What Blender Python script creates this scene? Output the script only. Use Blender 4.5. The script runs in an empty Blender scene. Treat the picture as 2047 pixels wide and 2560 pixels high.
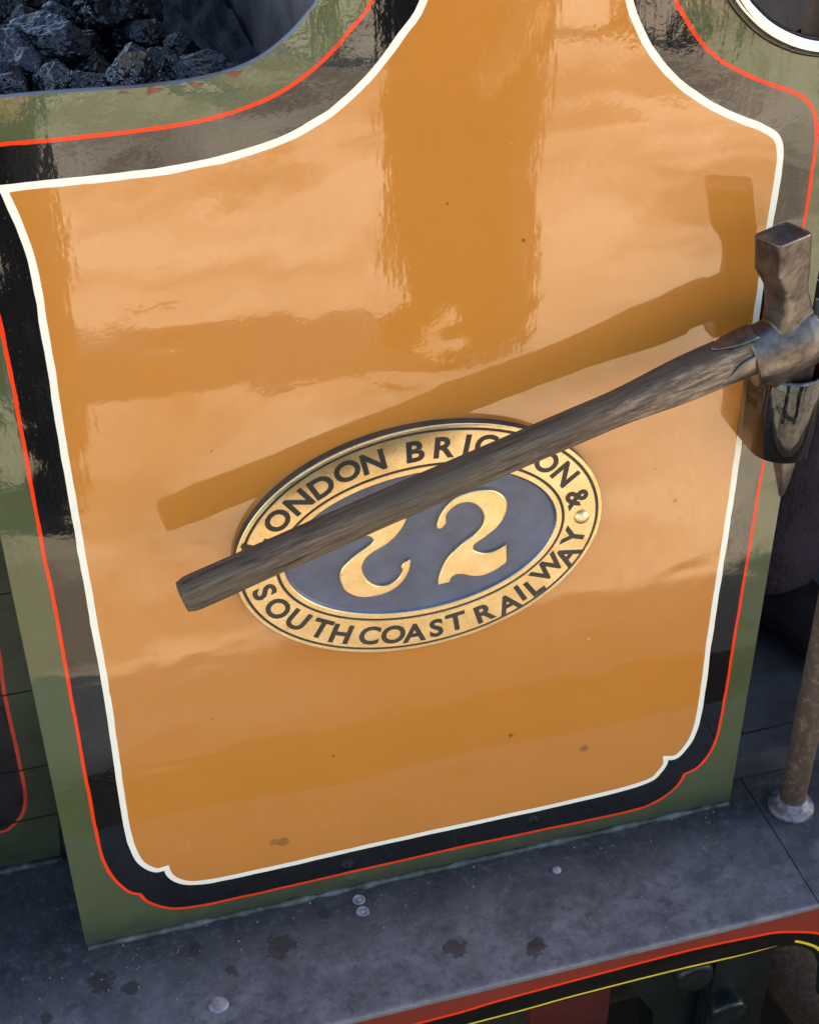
import bpy, bmesh, math, random
from mathutils import Vector, Matrix, noise
from mathutils.geometry import delaunay_2d_cdt
S = bpy.context.scene
COL = S.collection
rad = math.radians
# ------------------------------------------------------------------ camera, light, exposure
cd = bpy.data.cameras.new('camera'); cam = bpy.data.objects.new('camera', cd); COL.objects.link(cam)
R_ = ((0.96221698, 0.16708188, -0.21499331), (-0.27216940, 0.56731010, -0.77722781), (-0.00789281, 0.80637640, 0.59134999))
cam.matrix_world = Matrix(((R_[0][0], R_[0][1], R_[0][2], -0.179988), (R_[1][0], R_[1][1], R_[1][2], -1.299135), (R_[2][0], R_[2][1], R_[2][2], 1.5879), (0, 0, 0, 1)))
cd.sensor_fit = 'VERTICAL'; cd.sensor_height = 24; cd.lens = 24*3800.16/2560
cd.clip_start = 0.05; cd.clip_end = 500
S.camera = cam
SUN_EL, SUN_AZ = 27.0, 8.5            # azimuth measured from +X towards +Y
w = bpy.data.worlds.new('World'); S.world = w; w.use_nodes = True
nt = w.node_tree; bg = nt.nodes['Background']
sky = nt.nodes.new('ShaderNodeTexSky'); sky.sky_type = 'NISHITA'; sky.sun_disc = False
sky.sun_elevation = rad(SUN_EL); sky.sun_rotation = rad(90-SUN_AZ)
nt.links.new(sky.outputs[0], bg.inputs[0]); bg.inputs[1].default_value = 0.10
sl = bpy.data.lights.new('sun', 'SUN'); sl.energy = 5.0; sl.angle = rad(0.5); sl.color = (1.0, 0.9, 0.76)
sun = bpy.data.objects.new('sun', sl); COL.objects.link(sun)
sd = Vector((math.cos(rad(SUN_EL))*math.cos(rad(SUN_AZ)), math.cos(rad(SUN_EL))*math.sin(rad(SUN_AZ)), math.sin(rad(SUN_EL))))
sun.rotation_euler = sd.to_track_quat('Z', 'Y').to_euler(); sun.location = sd*20
S.view_settings.view_transform = 'Standard'; S.view_settings.look = 'None'
S.view_settings.exposure = 2.28; S.view_settings.gamma = 1.0
# ------------------------------------------------------------------ traced outlines, metres on their real planes (x, z)
WHITE_TOP = [(-0.1503, 1.0282), (-0.1088, 1.0262), (-0.0664, 1.027), (-0.0235, 1.0262), (0.0205, 1.0303), (0.054, 1.0377), (0.0878, 1.05), (0.1106, 1.0616), (0.1333, 1.078), (0.1559, 1.0999), (0.1787, 1.1267), (0.1963, 1.156)]
WHITE_TL = [(-0.1888, 1.0287)]
WHITE_LEFT = [(-0.1834, 1.0062), (-0.1785, 0.9861), (-0.1751, 0.9646), (-0.1738, 0.9414), (-0.1732, 0.9178), (-0.1741, 0.8939), (-0.174, 0.8695), (-0.174, 0.8361), (-0.1745, 0.8018), (-0.1751, 0.7664), (-0.1751, 0.7301), (-0.1749, 0.6617), (-0.1747, 0.6085), (-0.1745, 0.5614), (-0.1746, 0.51), (-0.1737, 0.4655), (-0.174, 0.4102), (-0.1748, 0.3561), (-0.1756, 0.3003), (-0.1767, 0.2526), (-0.1777, 0.2038), (-0.1757, 0.1669), (-0.1714, 0.1393), (-0.162, 0.1237), (-0.1504, 0.1162)]
WHITE_BL = [(-0.1384, 0.1168)]
WHITE_BOT = [(-0.1365, 0.1057), (-0.1326, 0.0946), (-0.1231, 0.0832), (-0.1035, 0.0759), (-0.0825, 0.0735), (-0.0213, 0.0725), (0.0723, 0.0752), (0.1624, 0.0757), (0.2956, 0.074), (0.4047, 0.0736), (0.4982, 0.0759), (0.5139, 0.0821), (0.525, 0.0942), (0.5306, 0.1077)]
WHITE_BR = [(0.5304, 0.1191)]
WHITE_RIGHT = [(0.5454, 0.1164), (0.5577, 0.1259), (0.5688, 0.1486), (0.5725, 0.185), (0.5719, 0.2381), (0.5707, 0.3022), (0.5704, 0.3697), (0.572, 0.4284), (0.5723, 0.485), (0.5725, 0.5398), (0.5728, 0.5926), (0.5715, 0.7847), (0.5709, 0.8206), (0.5717, 0.872), (0.5726, 0.9211), (0.573, 0.9608), (0.572, 0.973), (0.5686, 0.9827), (0.5633, 0.9897), (0.5537, 0.9954), (0.5367, 1.0028), (0.5183, 1.0112), (0.4998, 1.0207), (0.4811, 1.0323), (0.4655, 1.0433), (0.4537, 1.0524), (0.4296, 1.0742), (0.4047, 1.1096), (0.3917, 1.1375)]
RED_TOP = [(-0.185, 1.069), (-0.1444, 1.0683), (-0.1035, 1.0673), (-0.062, 1.0668), (-0.0197, 1.0666), (0.0236, 1.0712), (0.0566, 1.08), (0.0855, 1.0942), (0.1126, 1.1152), (0.1352, 1.1407), (0.1495, 1.1615)]
RED_LEFT = [(-0.2129, 0.8984), (-0.2125, 0.8758), (-0.2117, 0.8456), (-0.2118, 0.8085), (-0.2116, 0.7733), (-0.212, 0.7373), (-0.2119, 0.7079), (-0.2126, 0.6772), (-0.2137, 0.6224), (-0.2119, 0.5842), (-0.2115, 0.5278), (-0.2129, 0.4724), (-0.2123, 0.4112), (-0.213, 0.3476), (-0.2134, 0.2844), (-0.2141, 0.2324), (-0.2133, 0.1823), (-0.2114, 0.1566), (-0.2083, 0.1351), (-0.2031, 0.1179), (-0.1962, 0.1014), (-0.1863, 0.0868)]
RED_BL = [(-0.1744, 0.0786)]
RED_BOT = [(-0.1681, 0.0631), (-0.1518, 0.0452), (-0.1346, 0.0362), (-0.1075, 0.0324), (-0.0551, 0.0318), (0.0387, 0.0318), (0.175, 0.0337), (0.2625, 0.0337), (0.3656, 0.032), (0.4712, 0.0274), (0.5023, 0.0302), (0.5237, 0.034), (0.5444, 0.0462), (0.5562, 0.0627)]
RED_BR = [(0.5627, 0.0797)]
RED_RIGHT = [(0.5786, 0.0848), (0.5907, 0.0974), (0.5996, 0.1161), (0.6046, 0.1425), (0.6057, 0.176), (0.6055, 0.2096), (0.606, 0.2584), (0.6065, 0.3153), (0.6063, 0.3736), (0.6065, 0.4207), (0.6069, 0.4635), (0.6073, 0.5137), (0.6074, 0.5729), (0.6129, 0.8805), (0.6122, 0.911), (0.6112, 0.9561), (0.6107, 0.9725), (0.6087, 0.9898), (0.6057, 1.0027), (0.6004, 1.0134), (0.5929, 1.0218), (0.5812, 1.0292), (0.5671, 1.0353), (0.5439, 1.0445), (0.521, 1.0554), (0.5028, 1.0652), (0.4843, 1.0785), (0.4701, 1.0917), (0.4587, 1.1059), (0.446, 1.1253), (0.4411, 1.134)]
CUT_LEFT = [(-0.1783, 1.1098), (-0.1411, 1.1097), (-0.1032, 1.1081), (-0.0653, 1.1055), (-0.0264, 1.1057), (0.0001, 1.1075), (0.0267, 1.1122), (0.0435, 1.1176), (0.0594, 1.1259), (0.0816, 1.1418), (0.0951, 1.1569), (0.1019, 1.1666)]
RAIL = [(0.4945, 1.1407), (0.5017, 1.1319), (0.5152, 1.1172), (0.5292, 1.1052), (0.5433, 1.096), (0.5617, 1.087), (0.576, 1.0816), (0.5907, 1.0782)]
RECESS_RED = [(-0.2901, 0.3671), (-0.2937, 0.3191), (-0.2944, 0.2728), (-0.2944, 0.2144), (-0.295, 0.1752), (-0.2955, 0.1409), (-0.2989, 0.1143), (-0.3079, 0.0928), (-0.3232, 0.0777), (-0.3384, 0.0724)]
RECESS_EDGE = [(-0.2602, 0.5497), (-0.2567, 0.1354), (-0.2688, -0.0041), (-0.3503, -0.0002)]
VAL_TOP = [(0.1086, -0.0096), (0.678, -0.0096)]
VAL_RED = [(0.1367, -0.049), (0.2354, -0.0439), (0.366, -0.0397), (0.5004, -0.0371), (0.587, -0.0419), (0.6223, -0.0454), (0.6596, -0.0577), (0.6883, -0.0711)]
VAL_YEL = [(0.2037, -0.0771), (0.3348, -0.0729), (0.4697, -0.072), (0.5739, -0.0752), (0.6266, -0.0747)]
VAL_YEL2 = [(0.6535, -0.0742), (0.6751, -0.0882), (0.6943, -0.1069)]
DIGIT_A = [(0.1749, 0.5979), (0.1695, 0.585), (0.1615, 0.5745), (0.1583, 0.5713), (0.1502, 0.5653), (0.1382, 0.5593), (0.1309, 0.555), (0.1259, 0.5493), (0.1229, 0.5421), (0.1227, 0.5342), (0.1252, 0.5247), (0.1299, 0.5167), (0.1371, 0.5105), (0.1459, 0.5075), (0.1541, 0.5082), (0.1622, 0.5133), (0.1673, 0.5202), (0.1682, 0.526), (0.1674, 0.5301), (0.1707, 0.5355), (0.1772, 0.5384), (0.1784, 0.5357), (0.1767, 0.5241), (0.1713, 0.5124), (0.1605, 0.5016), (0.1457, 0.4959), (0.1327, 0.4953), (0.1206, 0.4972), (0.1103, 0.5025), (0.1018, 0.5109), (0.0984, 0.5198), (0.0968, 0.5301), (0.0983, 0.5397), (0.102, 0.5457), (0.1086, 0.552), (0.1183, 0.5597), (0.1288, 0.5662), (0.1352, 0.5715), (0.1357, 0.5752), (0.133, 0.5797), (0.1269, 0.5833), (0.1194, 0.5945), (0.1242, 0.6043), (0.1401, 0.6118), (0.1604, 0.6173), (0.1752, 0.6072)]
DIGIT_B = [(0.2402, 0.6156), (0.2303, 0.6125), (0.2207, 0.6046), (0.2136, 0.5946), (0.21, 0.5858), (0.2084, 0.5765), (0.21, 0.5742), (0.2137, 0.574), (0.2177, 0.5776), (0.2193, 0.5811), (0.2192, 0.5888), (0.2208, 0.594), (0.2272, 0.6003), (0.2343, 0.6038), (0.2403, 0.6039), (0.2451, 0.6033), (0.2533, 0.5988), (0.26, 0.5897), (0.2634, 0.5794), (0.2628, 0.5708), (0.2597, 0.5648), (0.2516, 0.5562), (0.2411, 0.5496), (0.231, 0.541), (0.2229, 0.5328), (0.2172, 0.5231), (0.2131, 0.5119), (0.2107, 0.5023), (0.2103, 0.4946), (0.224, 0.4953), (0.2255, 0.501), (0.2306, 0.5045), (0.2355, 0.5044), (0.2417, 0.5025), (0.2485, 0.499), (0.2567, 0.4968), (0.2669, 0.4968), (0.2795, 0.5012), (0.2877, 0.5066), (0.2918, 0.5101), (0.2916, 0.5227), (0.2911, 0.5348), (0.2845, 0.5313), (0.2762, 0.5281), (0.2687, 0.5277), (0.2596, 0.5302), (0.252, 0.5354), (0.2516, 0.5395), (0.2535, 0.5441), (0.2656, 0.5513), (0.2673, 0.5533), (0.2779, 0.5609), (0.2858, 0.5719), (0.2895, 0.5836), (0.2897, 0.5933), (0.2864, 0.6016), (0.2806, 0.6085), (0.2724, 0.614), (0.2626, 0.6163), (0.2521, 0.617)]
LETTERS = [('L', 0.0058, 0.5981, True), ('O', 0.0322, 0.6231, True), ('N', 0.0563, 0.6423, True), ('D', 0.082, 0.6576, True), ('O', 0.1098, 0.6717, True), ('N', 0.1384, 0.6779, True), ('B', 0.1846, 0.6825, True), ('R', 0.2171, 0.6817, True), ('I', 0.242, 0.6797, True), ('G', 0.2633, 0.6757, True), ('H', 0.2918, 0.6666, True), ('T', 0.3139, 0.6556, True), ('O', 0.3339, 0.64, True), ('N', 0.3567, 0.6189, True), ('&', 0.3736, 0.5825, True), ('S', 0.0121, 0.5297, False), ('O', 0.0253, 0.5032, False), ('U', 0.0466, 0.4814, False), ('T', 0.0724, 0.4628, False), ('H', 0.0954, 0.4493, False), ('C', 0.1285, 0.4388, False), ('O', 0.1567, 0.4335, False), ('A', 0.1822, 0.43, False), ('S', 0.2084, 0.4311, False), ('T', 0.2321, 0.4352, False), ('R', 0.2674, 0.4404, False), ('A', 0.2956, 0.4476, False), ('I', 0.3101, 0.46, False), ('L', 0.3275, 0.466, False), ('W', 0.3428, 0.4897, False), ('A', 0.3652, 0.5036, False), ('Y', 0.3721, 0.5298, False)]
RIVET = [(0.3802, 0.556)]
COAL_P = [(-0.1696, 0.05, 1.0977, 0.0144), (-0.159, 0.14, 1.0969, 0.0208), (-0.1249, 0.16, 1.1003, 0.0267), (-0.107, 0.3, 1.0756, 0.015), (-0.1291, 0.05, 1.1009, 0.0174), (-0.1008, 0.05, 1.0967, 0.0182), (-0.0644, 0.05, 1.103, 0.022), (-0.0285, 0.12, 1.0824, 0.0128), (-0.0228, 0.06, 1.098, 0.0153), (0.0079, 0.05, 1.099, 0.0213), (-0.0504, 0.4, 1.0534, 0.031), (-0.152, 0.35, 1.0759, 0.0236), (-0.1198, 0.38, 1.0627, 0.0204), (-0.0101, 0.42, 1.0371, 0.0239), (-0.1473, 0.1, 1.0981, 0.0148), (-0.0889, 0.3, 1.0437, 0.0178), (-0.1106, 0.22, 1.0606, 0.0178), (-0.038, 0.4, 1.0185, 0.026), (-0.0115, 0.36, 1.0267, 0.0204), (-0.1726, 0.08, 1.1041, 0.0138), (-0.0377, 0.04, 1.0945, 0.0113), (0.0165, 0.3, 1.0286, 0.0162), (-0.1337, 0.3, 1.0732, 0.0168)]
# ------------------------------------------------------------------ material helpers
class MT:
    def __init__(s, name, color, rough=.5, metal=0, coat=0, coat_ior=1.5, coat_rough=.03, spec=.5):
        s.m = bpy.data.materials.new(name); s.m.use_nodes = True
        s.t = s.m.node_tree; s.b = s.t.nodes['Principled BSDF']
        s.set('Base Color', (*color, 1)); s.set('Roughness', rough); s.set('Metallic', metal)
        s.set('Coat Weight', coat); s.set('Coat IOR', coat_ior); s.set('Coat Roughness', coat_rough); s.set('Specular IOR Level', spec)
        s.tc = s.t.nodes.new('ShaderNodeTexCoord')
    def set(s, k, v): s.b.inputs[k].default_value = v
    def link(s, a, b): s.t.links.new(a, b)
    def noise(s, scale, detail=3, rough=.5, stretch=(1, 1, 1), loc=(0, 0, 0), rot=(0, 0, 0), dist=0):
        mp = s.t.nodes.new('ShaderNodeMapping'); mp.inputs['Scale'].default_value = stretch; mp.inputs['Location'].default_value = loc; mp.inputs['Rotation'].default_value = rot
        s.link(s.tc.outputs['Object'], mp.inputs[0])
        n = s.t.nodes.new('ShaderNodeTexNoise'); n.inputs['Scale'].default_value = scale; n.inputs['Detail'].default_value = detail; n.inputs['Roughness'].default_value = rough
        n.inputs['Distortion'].default_value = dist
        s.link(mp.outputs[0], n.inputs['Vector']); return n.outputs['Fac']
    def ramp(s, fac, stops):
        r = s.t.nodes.new('ShaderNodeValToRGB'); el = r.color_ramp.elements
        for i, (p, c) in enumerate(stops):
            e = el[i] if i < 2 else el.new(p)
            e.position = p; e.color = (c, c, c, 1) if isinstance(c, (int, float)) else (*c, 1)
        s.link(fac, r.inputs[0]); return r.outputs[0]
    def mix(s, fac, a, b):
        x = s.t.nodes.new('ShaderNodeMix'); x.data_type = 'RGBA'
        for v, i in ((fac, 0), (a, 6), (b, 7)):
            if isinstance(v, (int, float)): x.inputs[i].default_value = v
            elif isinstance(v, tuple): x.inputs[i].default_value = (*v, 1)
            else: s.link(v, x.inputs[i])
        return x.outputs[2]
    def math(s, op, a, b=0.0, c=None):
        x = s.t.nodes.new('ShaderNodeMath'); x.operation = op
        for i, v in enumerate((a, b) if c is None else (a, b, c)):
            if isinstance(v, (int, float)): x.inputs[i].default_value = v
            else: s.link(v, x.inputs[i])
        return x.outputs[0]
    def bump(s, h, dist, strength=1.0, prev=None, coat=True):
        x = s.t.nodes.new('ShaderNodeBump'); x.inputs['Distance'].default_value = dist; x.inputs['Strength'].default_value = strength
        s.link(h, x.inputs['Height'])
        if prev: s.link(prev, x.inputs['Normal'])
        s.link(x.outputs[0], s.b.inputs['Normal'])
        if coat: s.link(x.outputs[0], s.b.inputs['Coat Normal'])
        return x.outputs[0]
    def sphere(s, c, r, warp=0.0, wscale=60):
        """soft blob mask round a point of the object (1 inside)"""
        g = s.t.nodes.new('ShaderNodeVectorMath'); g.operation = 'DISTANCE'; g.inputs[1].default_value = c
        s.link(s.tc.outputs['Object'], g.inputs[0]); d = g.outputs['Value']
        if warp: d = s.math('ADD', d, s.math('MULTIPLY', s.math('SUBTRACT', s.noise(wscale, 5, .65), .5), warp))
        mr = s.t.nodes.new('ShaderNodeMapRange'); mr.inputs[1].default_value = r; mr.inputs[2].default_value = r*.85; s.link(d, mr.inputs[0]); return mr.outputs[0]

def gloss_paint(name, color, var=.06, wear=0.0, wearcol=(.3, .3, .25), brush=1.0, ior=1.86, marks=(), soot=0.0):
    """hand brushed, varnished engine paint: waves of the sheet, brush strokes, dust nibs"""
    m = MT(name, color, rough=.6, coat=1.0, coat_ior=ior, coat_rough=.03, spec=.05)
    n = m.noise(7, 3)
    a = tuple(c*(1-var) for c in color); b = tuple(min(1, c*(1+var)) for c in color)
    c = m.mix(n, a, b)
    specks = m.ramp(m.noise(230, 2, .6, loc=(3, 1, 2)), [(.745, 0), (.77, 1)])
    c = m.mix(m.math('MULTIPLY', specks, .55), c, tuple(x*.3 for x in color))
    if wear:
        wm = m.ramp(m.noise(38, 6, .7, loc=(7, 7, 7)), [(.66, 0), (.71, 1)])
        c = m.mix(m.math('MULTIPLY', wm, wear), c, wearcol)
    for p, r, k, col in marks:
        c = m.mix(m.math('MULTIPLY', m.sphere(p, r, r*2.2, 240), k), c, col)
    if soot:                                                     # grime rubbed into the paint just above the footplate
        sp = m.t.nodes.new('ShaderNodeSeparateXYZ'); m.link(m.tc.outputs['Object'], sp.inputs[0])
        zz = m.math('ADD', sp.outputs['Z'], m.math('MULTIPLY', m.math('SUBTRACT', m.noise(26, 6, .7), .5), .07))
        mr = m.t.nodes.new('ShaderNodeMapRange'); mr.inputs[1].default_value = .045; mr.inputs[2].default_value = 0; m.link(zz, mr.inputs[0])
        c = m.mix(m.math('MULTIPLY', mr.outputs[0], soot), c, (.03, .028, .022))
    m.link(c, m.b.inputs['Base Color'])
    big = m.noise(4.5, 2, .5, (1, 1, 1.6), dist=.6)
    p = m.bump(big, .0016*brush)
    mid = m.noise(38, 2, .5, (1.6, 1, .35))
    p = m.bump(mid, .00010*brush, prev=p)
    p = m.bump(m.noise(13, 2, .5, (1, 1, .8), loc=(4, 2, 9)), .00034*brush, prev=p)
    strokes = m.noise(420, 3, .6, (1, 1, .05))
    p = m.bump(strokes, .000009*brush, prev=p)
    peel = m.noise(190, 2, .5)
    p = m.bump(peel, .000032*brush, prev=p)
    nib = m.ramp(m.noise(330, 1, .5, loc=(9, 9, 9)), [(.74, 0), (.8, 1)])
    m.bump(nib, .00012, prev=p)
    return m.m
DK = (.16, .07, .025)
ORANGE = gloss_paint('ochre engine paint', (.525, .200, .031), brush=.85, marks=[((.010, 0, .118), .008, .6, DK), ((-.002, 0, .121), .006, .5, DK), ((.309, 0, .222), .0035, .8, DK), ((.412, 0, .170), .006, .6, DK), ((.08, 0, .25), .002, .8, DK), ((.50, 0, .55), .003, .7, DK), ((.22, 0, .96), .002, .8, DK), ((.30, 0, .91), .0022, .8, DK), ((.405, 0, .36), .002, .6, (.75, .5, .25)), ((-.03, 0, .72), .002, .8, DK), ((.47, 0, .60), .0015, .8, DK), ((-.06, 0, .35), .0016, .7, DK)])
GREEN = gloss_paint('olive green engine paint', (.072, .084, .034), var=.3, wear=.35, wearcol=(.14, .145, .08), brush=1.7, soot=.7, ior=1.75)
BLACK = gloss_paint('black engine paint', (.0035, .0035, .0035), wear=.5, wearcol=(.03, .027, .022), brush=1.15)
WHITE = gloss_paint('cream white lining', (.84, .80, .66), ior=1.5)
RED = gloss_paint('vermilion lining', (.86, .045, .006), ior=1.4)
YELLOW = gloss_paint('yellow lining', (.72, .52, .04))
MAROON = gloss_paint('maroon frame paint', (.21, .032, .018), var=.1)

def rim_mat():
    m = MT('worn sheet edge', (.16, .13, .13), rough=.5)
    c = m.mix(m.ramp(m.noise(60, 5, .7), [(.45, 0), (.6, 1)]), (.15, .15, .17), (.22, .10, .07))
    m.link(c, m.b.inputs['Base Color']); m.bump(m.noise(120, 4), .0008, coat=False); return m.m
RIM = rim_mat()

def footplate_mat():
    m = MT('dirty grey footplate paint', (.06, .065, .08), rough=.42, spec=.5)
    c = m.mix(m.ramp(m.noise(11, 8, .72), [(.38, 0), (.62, 1)]), (.070, .073, .086), (.165, .163, .178))
    # grime band along the foot of the sheet
    sep = m.t.nodes.new('ShaderNodeSeparateXYZ'); m.link(m.tc.outputs['Object'], sep.inputs[0])
    yy = m.math('ADD', sep.outputs['Y'], m.math('MULTIPLY', m.math('SUBTRACT', m.noise(14, 6, .7), .5), .09))
    mr = m.t.nodes.new('ShaderNodeMapRange'); mr.inputs[1].default_value = -.125; mr.inputs[2].default_value = -.02; m.link(yy, mr.inputs[0])
    c = m.mix(m.math('MULTIPLY', mr.outputs[0], .85), c, (.016, .016, .018))
    sm = m.ramp(m.noise(48, 8, .78, loc=(2, 2, 2)), [(.48, 0), (.62, 1)])
    c = m.mix(m.math('MULTIPLY', sm, .7), c, (.045, .045, .052))
    lt = m.ramp(m.noise(75, 8, .75, loc=(5, 1, 2)), [(.52, 0), (.70, 1)])
    c = m.mix(m.math('MULTIPLY', lt, .28), c, (.27, .26, .27))
    for p, r in (((-.0153, -.066, 0), .021), ((-.24, -.056, 0), .018), ((-.205, -.075, 0), .012), ((.1975, -.128, 0), .016), ((.296, -.158, 0), .014), ((.30, -.15, 0), .011), ((-.12, -.04, 0), .012), ((.05, -.03, 0), .010), ((-.31, -.09, 0), .009), ((-.08, -.085, 0), .009)):
        k = m.sphere(p, r*.95, r*2.6, 75)
        c = m.mix(m.math('MULTIPLY', k, .72), c, (.022, .016, .013))
    # scuffed outer edge
    e = m.t.nodes.new('ShaderNodeMapRange'); e.inputs[1].default_value = -.186; e.inputs[2].default_value = -.199
    m.link(m.math('ADD', sep.outputs['Y'], m.math('MULTIPLY', m.math('SUBTRACT', m.noise(70, 6, .7), .5), .03)), e.inputs[0])
    c = m.mix(m.math('MULTIPLY', e.outputs[0], .55), c, (.22, .21, .2))
    wsp = m.ramp(m.noise(210, 3, .6, loc=(4, 8, 1)), [(.71, 0), (.74, 1)])
    c = m.mix(wsp, c, (.35, .33, .3))
    m.link(c, m.b.inputs['Base Color'])
    m.link(m.ramp(m.noise(22, 6, .7), [(.3, .28), (.7, .6)]), m.b.inputs['Roughness'])
    p = m.bump(m.noise(6, 3), .0025, coat=False); p = m.bump(m.noise(60, 8, .7), .0009, prev=p, coat=False); m.bump(sm, .0004, prev=p, coat=False)
    return m.m
FOOT = footplate_mat()

def brass_mat():
    m = MT('aged brass', (.72, .50, .22), rough=.3, metal=1)
    c = m.mix(m.ramp(m.noise(30, 5, .7), [(.35, 0), (.65, 1)]), (.93, .74, .44), (.84, .60, .29))
    pit = m.ramp(m.noise(420, 4, .7), [(.57, 0), (.68, 1)])
    c = m.mix(m.math('MULTIPLY', pit, .6), c, (.25, .15, .05))
    m.link(c, m.b.inputs['Base Color'])
    m.link(m.ramp(m.noise(45, 6, .7), [(.3, .30), (.7, .48)]), m.b.inputs['Roughness'])
    p = m.bump(m.noise(55, 3), .0006, coat=False); m.bump(m.noise(420, 4, .7), .00016, prev=p, coat=False)
    return m.m
BRASS = brass_mat()
def simple(name, col, rough, metal=0, coat=0, var=.25, ns=20, bd=.0005, bs=80, rv=.1, spec=.5, col2=None, ramp=(.35, .65)):
    m = MT(name, col, rough, metal, coat, spec=spec)
    c2 = col2 or tuple(min(1, x*(1+var)) for x in col)
    m.link(m.mix(m.ramp(m.noise(ns, 6, .65), [(ramp[0], 0), (ramp[1], 1)]), tuple(x*(1-var) for x in col), c2), m.b.inputs['Base Color'])
    m.link(m.ramp(m.noise(ns*1.7, 5, .6, loc=(1, 5, 3)), [(.3, max(.02, rough-rv)), (.7, min(1, rough+rv))]), m.b.inputs['Roughness'])
    m.bump(m.noise(bs, 5, .6), bd, coat=False); return m.m
FIELD = simple('blue plate field', (.066, .080, .132), .38, bd=.0003, bs=200, spec=.8)
BRONZE = simple('dark tarnished casting edge', (.10, .075, .06), .45, metal=.4, ns=40, bd=.0004)
INK = simple('dark letter filling', (.035, .028, .022), .5, bd=.0002)
COAL = simple('coal', (.005, .005, .007), .25, ns=22, col2=(.024, .025, .034), bd=.004, bs=32, rv=.22, ramp=(.45, .8))
DUST = simple('coal dust', (.01, .01, .012), .8, bd=.004)
STEELDK = simple('dark steel plate', (.055, .052, .058), .55, ns=12, col2=(.11, .085, .075), bd=.001, bs=50)
IRON = simple('worn forged iron', (.085, .072, .065), .36, metal=.85, ns=34, col2=(.21, .18, .155), bd=.0009, bs=95, rv=.12)
BLKGLOSS = gloss_paint('black enamel', (.004, .004, .004), brush=2.6, ior=1.6)
CHROME = simple('polished steel', (.72, .72, .72), .09, metal=1, var=.05, bd=.00012, bs=60, rv=.03)
COPPER = simple('rusty copper brown pipe', (.17, .115, .085), .45, metal=.35, ns=110, col2=(.38, .28, .20), bd=.0006, bs=160, ramp=(.5, .8))
FLOORM = simple('dark cab floor', (.03, .028, .034), .6, ns=14, col2=(.05, .05, .055), bd=.0009, bs=70)
SPRING = simple('black oily frame paint', (.012, .015, .014), .35, ns=14, bd=.0008, bs=40)
SEAL = simple('grey sealant', (.035, .042, .032), .65, ns=24, col2=(.15, .17, .155), bd=.002, bs=120, ramp=(.42, .72))
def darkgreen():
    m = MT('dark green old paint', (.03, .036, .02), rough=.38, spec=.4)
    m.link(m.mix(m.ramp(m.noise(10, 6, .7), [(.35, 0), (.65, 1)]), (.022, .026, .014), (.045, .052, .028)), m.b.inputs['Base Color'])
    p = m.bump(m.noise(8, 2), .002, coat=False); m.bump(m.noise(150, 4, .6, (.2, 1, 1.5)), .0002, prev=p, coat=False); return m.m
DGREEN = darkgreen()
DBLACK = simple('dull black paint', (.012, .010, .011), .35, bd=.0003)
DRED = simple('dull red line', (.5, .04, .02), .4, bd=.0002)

def wood_mat():
    m = MT('weathered ash wood', (.1, .08, .06), rough=.7, spec=.18)
    g = m.noise(260, 8, .75, (.07, 1, 1)); g2 = m.noise(170, 7, .78, (.13, 1, 1), loc=(3, 3, 3)); blot = m.noise(17, 5, .65, (.5, 1, 1), loc=(8, 1, 3))
    c = m.mix(m.ramp(g, [(.36, 0), (.64, 1)]), (.042, .031, .024), (.19, .135, .086))
    c = m.mix(m.ramp(blot, [(.42, 0), (.62, .7)]), c, (.090, .070, .052))
    sep = m.t.nodes.new('ShaderNodeSeparateXYZ'); m.link(m.tc.outputs['Object'], sep.inputs[0])
    mr = m.t.nodes.new('ShaderNodeMapRange'); mr.inputs[1].default_value = .30; mr.inputs[2].default_value = .56; m.link(sep.outputs['X'], mr.inputs[0])
    yr = m.t.nodes.new('ShaderNodeMapRange'); yr.inputs[1].default_value = -.004; yr.inputs[2].default_value = -.016; m.link(sep.outputs['Y'], yr.inputs[0])
    worn = m.math('ADD', m.math('MULTIPLY', m.math('MULTIPLY', mr.outputs[0], yr.outputs[0]), .19), g2)
    c = m.mix(m.ramp(worn, [(.645, 0), (.76, .7)]), c, (.36, .265, .18))
    c = m.mix(m.ramp(m.noise(190, 5, .7, (.03, 1, 1), loc=(6, 2, 1)), [(.33, .85), (.40, 0)]), c, (.010, .008, .007))
    m.link(c, m.b.inputs['Base Color'])
    m.link(m.ramp(g2, [(.3, .6), (.7, .8)]), m.b.inputs['Roughness'])
    p = m.bump(m.noise(20, 3, .5, (.3, 1, 1)), .0016, coat=False)
    p = m.bump(g2, .0012, prev=p, coat=False); m.bump(g, .0007, prev=p, coat=False); return m.m
WOOD = wood_mat()

def ground_mat(name, a, b, ns=3, rp=(.35, .65)):
    m = MT(name, a, rough=.9, spec=.2)
    c = m.mix(m.ramp(m.noise(ns, 5, .55, (.55, 1, 1), dist=.8), [(rp[0], 0), (rp[1], 1)]), a, b)
    c = m.mix(m.math('MULTIPLY', m.ramp(m.noise(60, 4, .7), [(.4, 0), (.7, 1)]), .35), c, tuple(x*.5 for x in a))
    m.link(c, m.b.inputs['Base Color']); m.bump(m.noise(50, 6, .7), .01, coat=False); return m.m
PLATF = ground_mat('tan platform paving', (.33, .255, .18), (.80, .69, .51), 1.9, (.38, .58))
BALLAST = ground_mat('brown oily ballast', (.10, .07, .05), (.17, .12, .085), 6)

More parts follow.
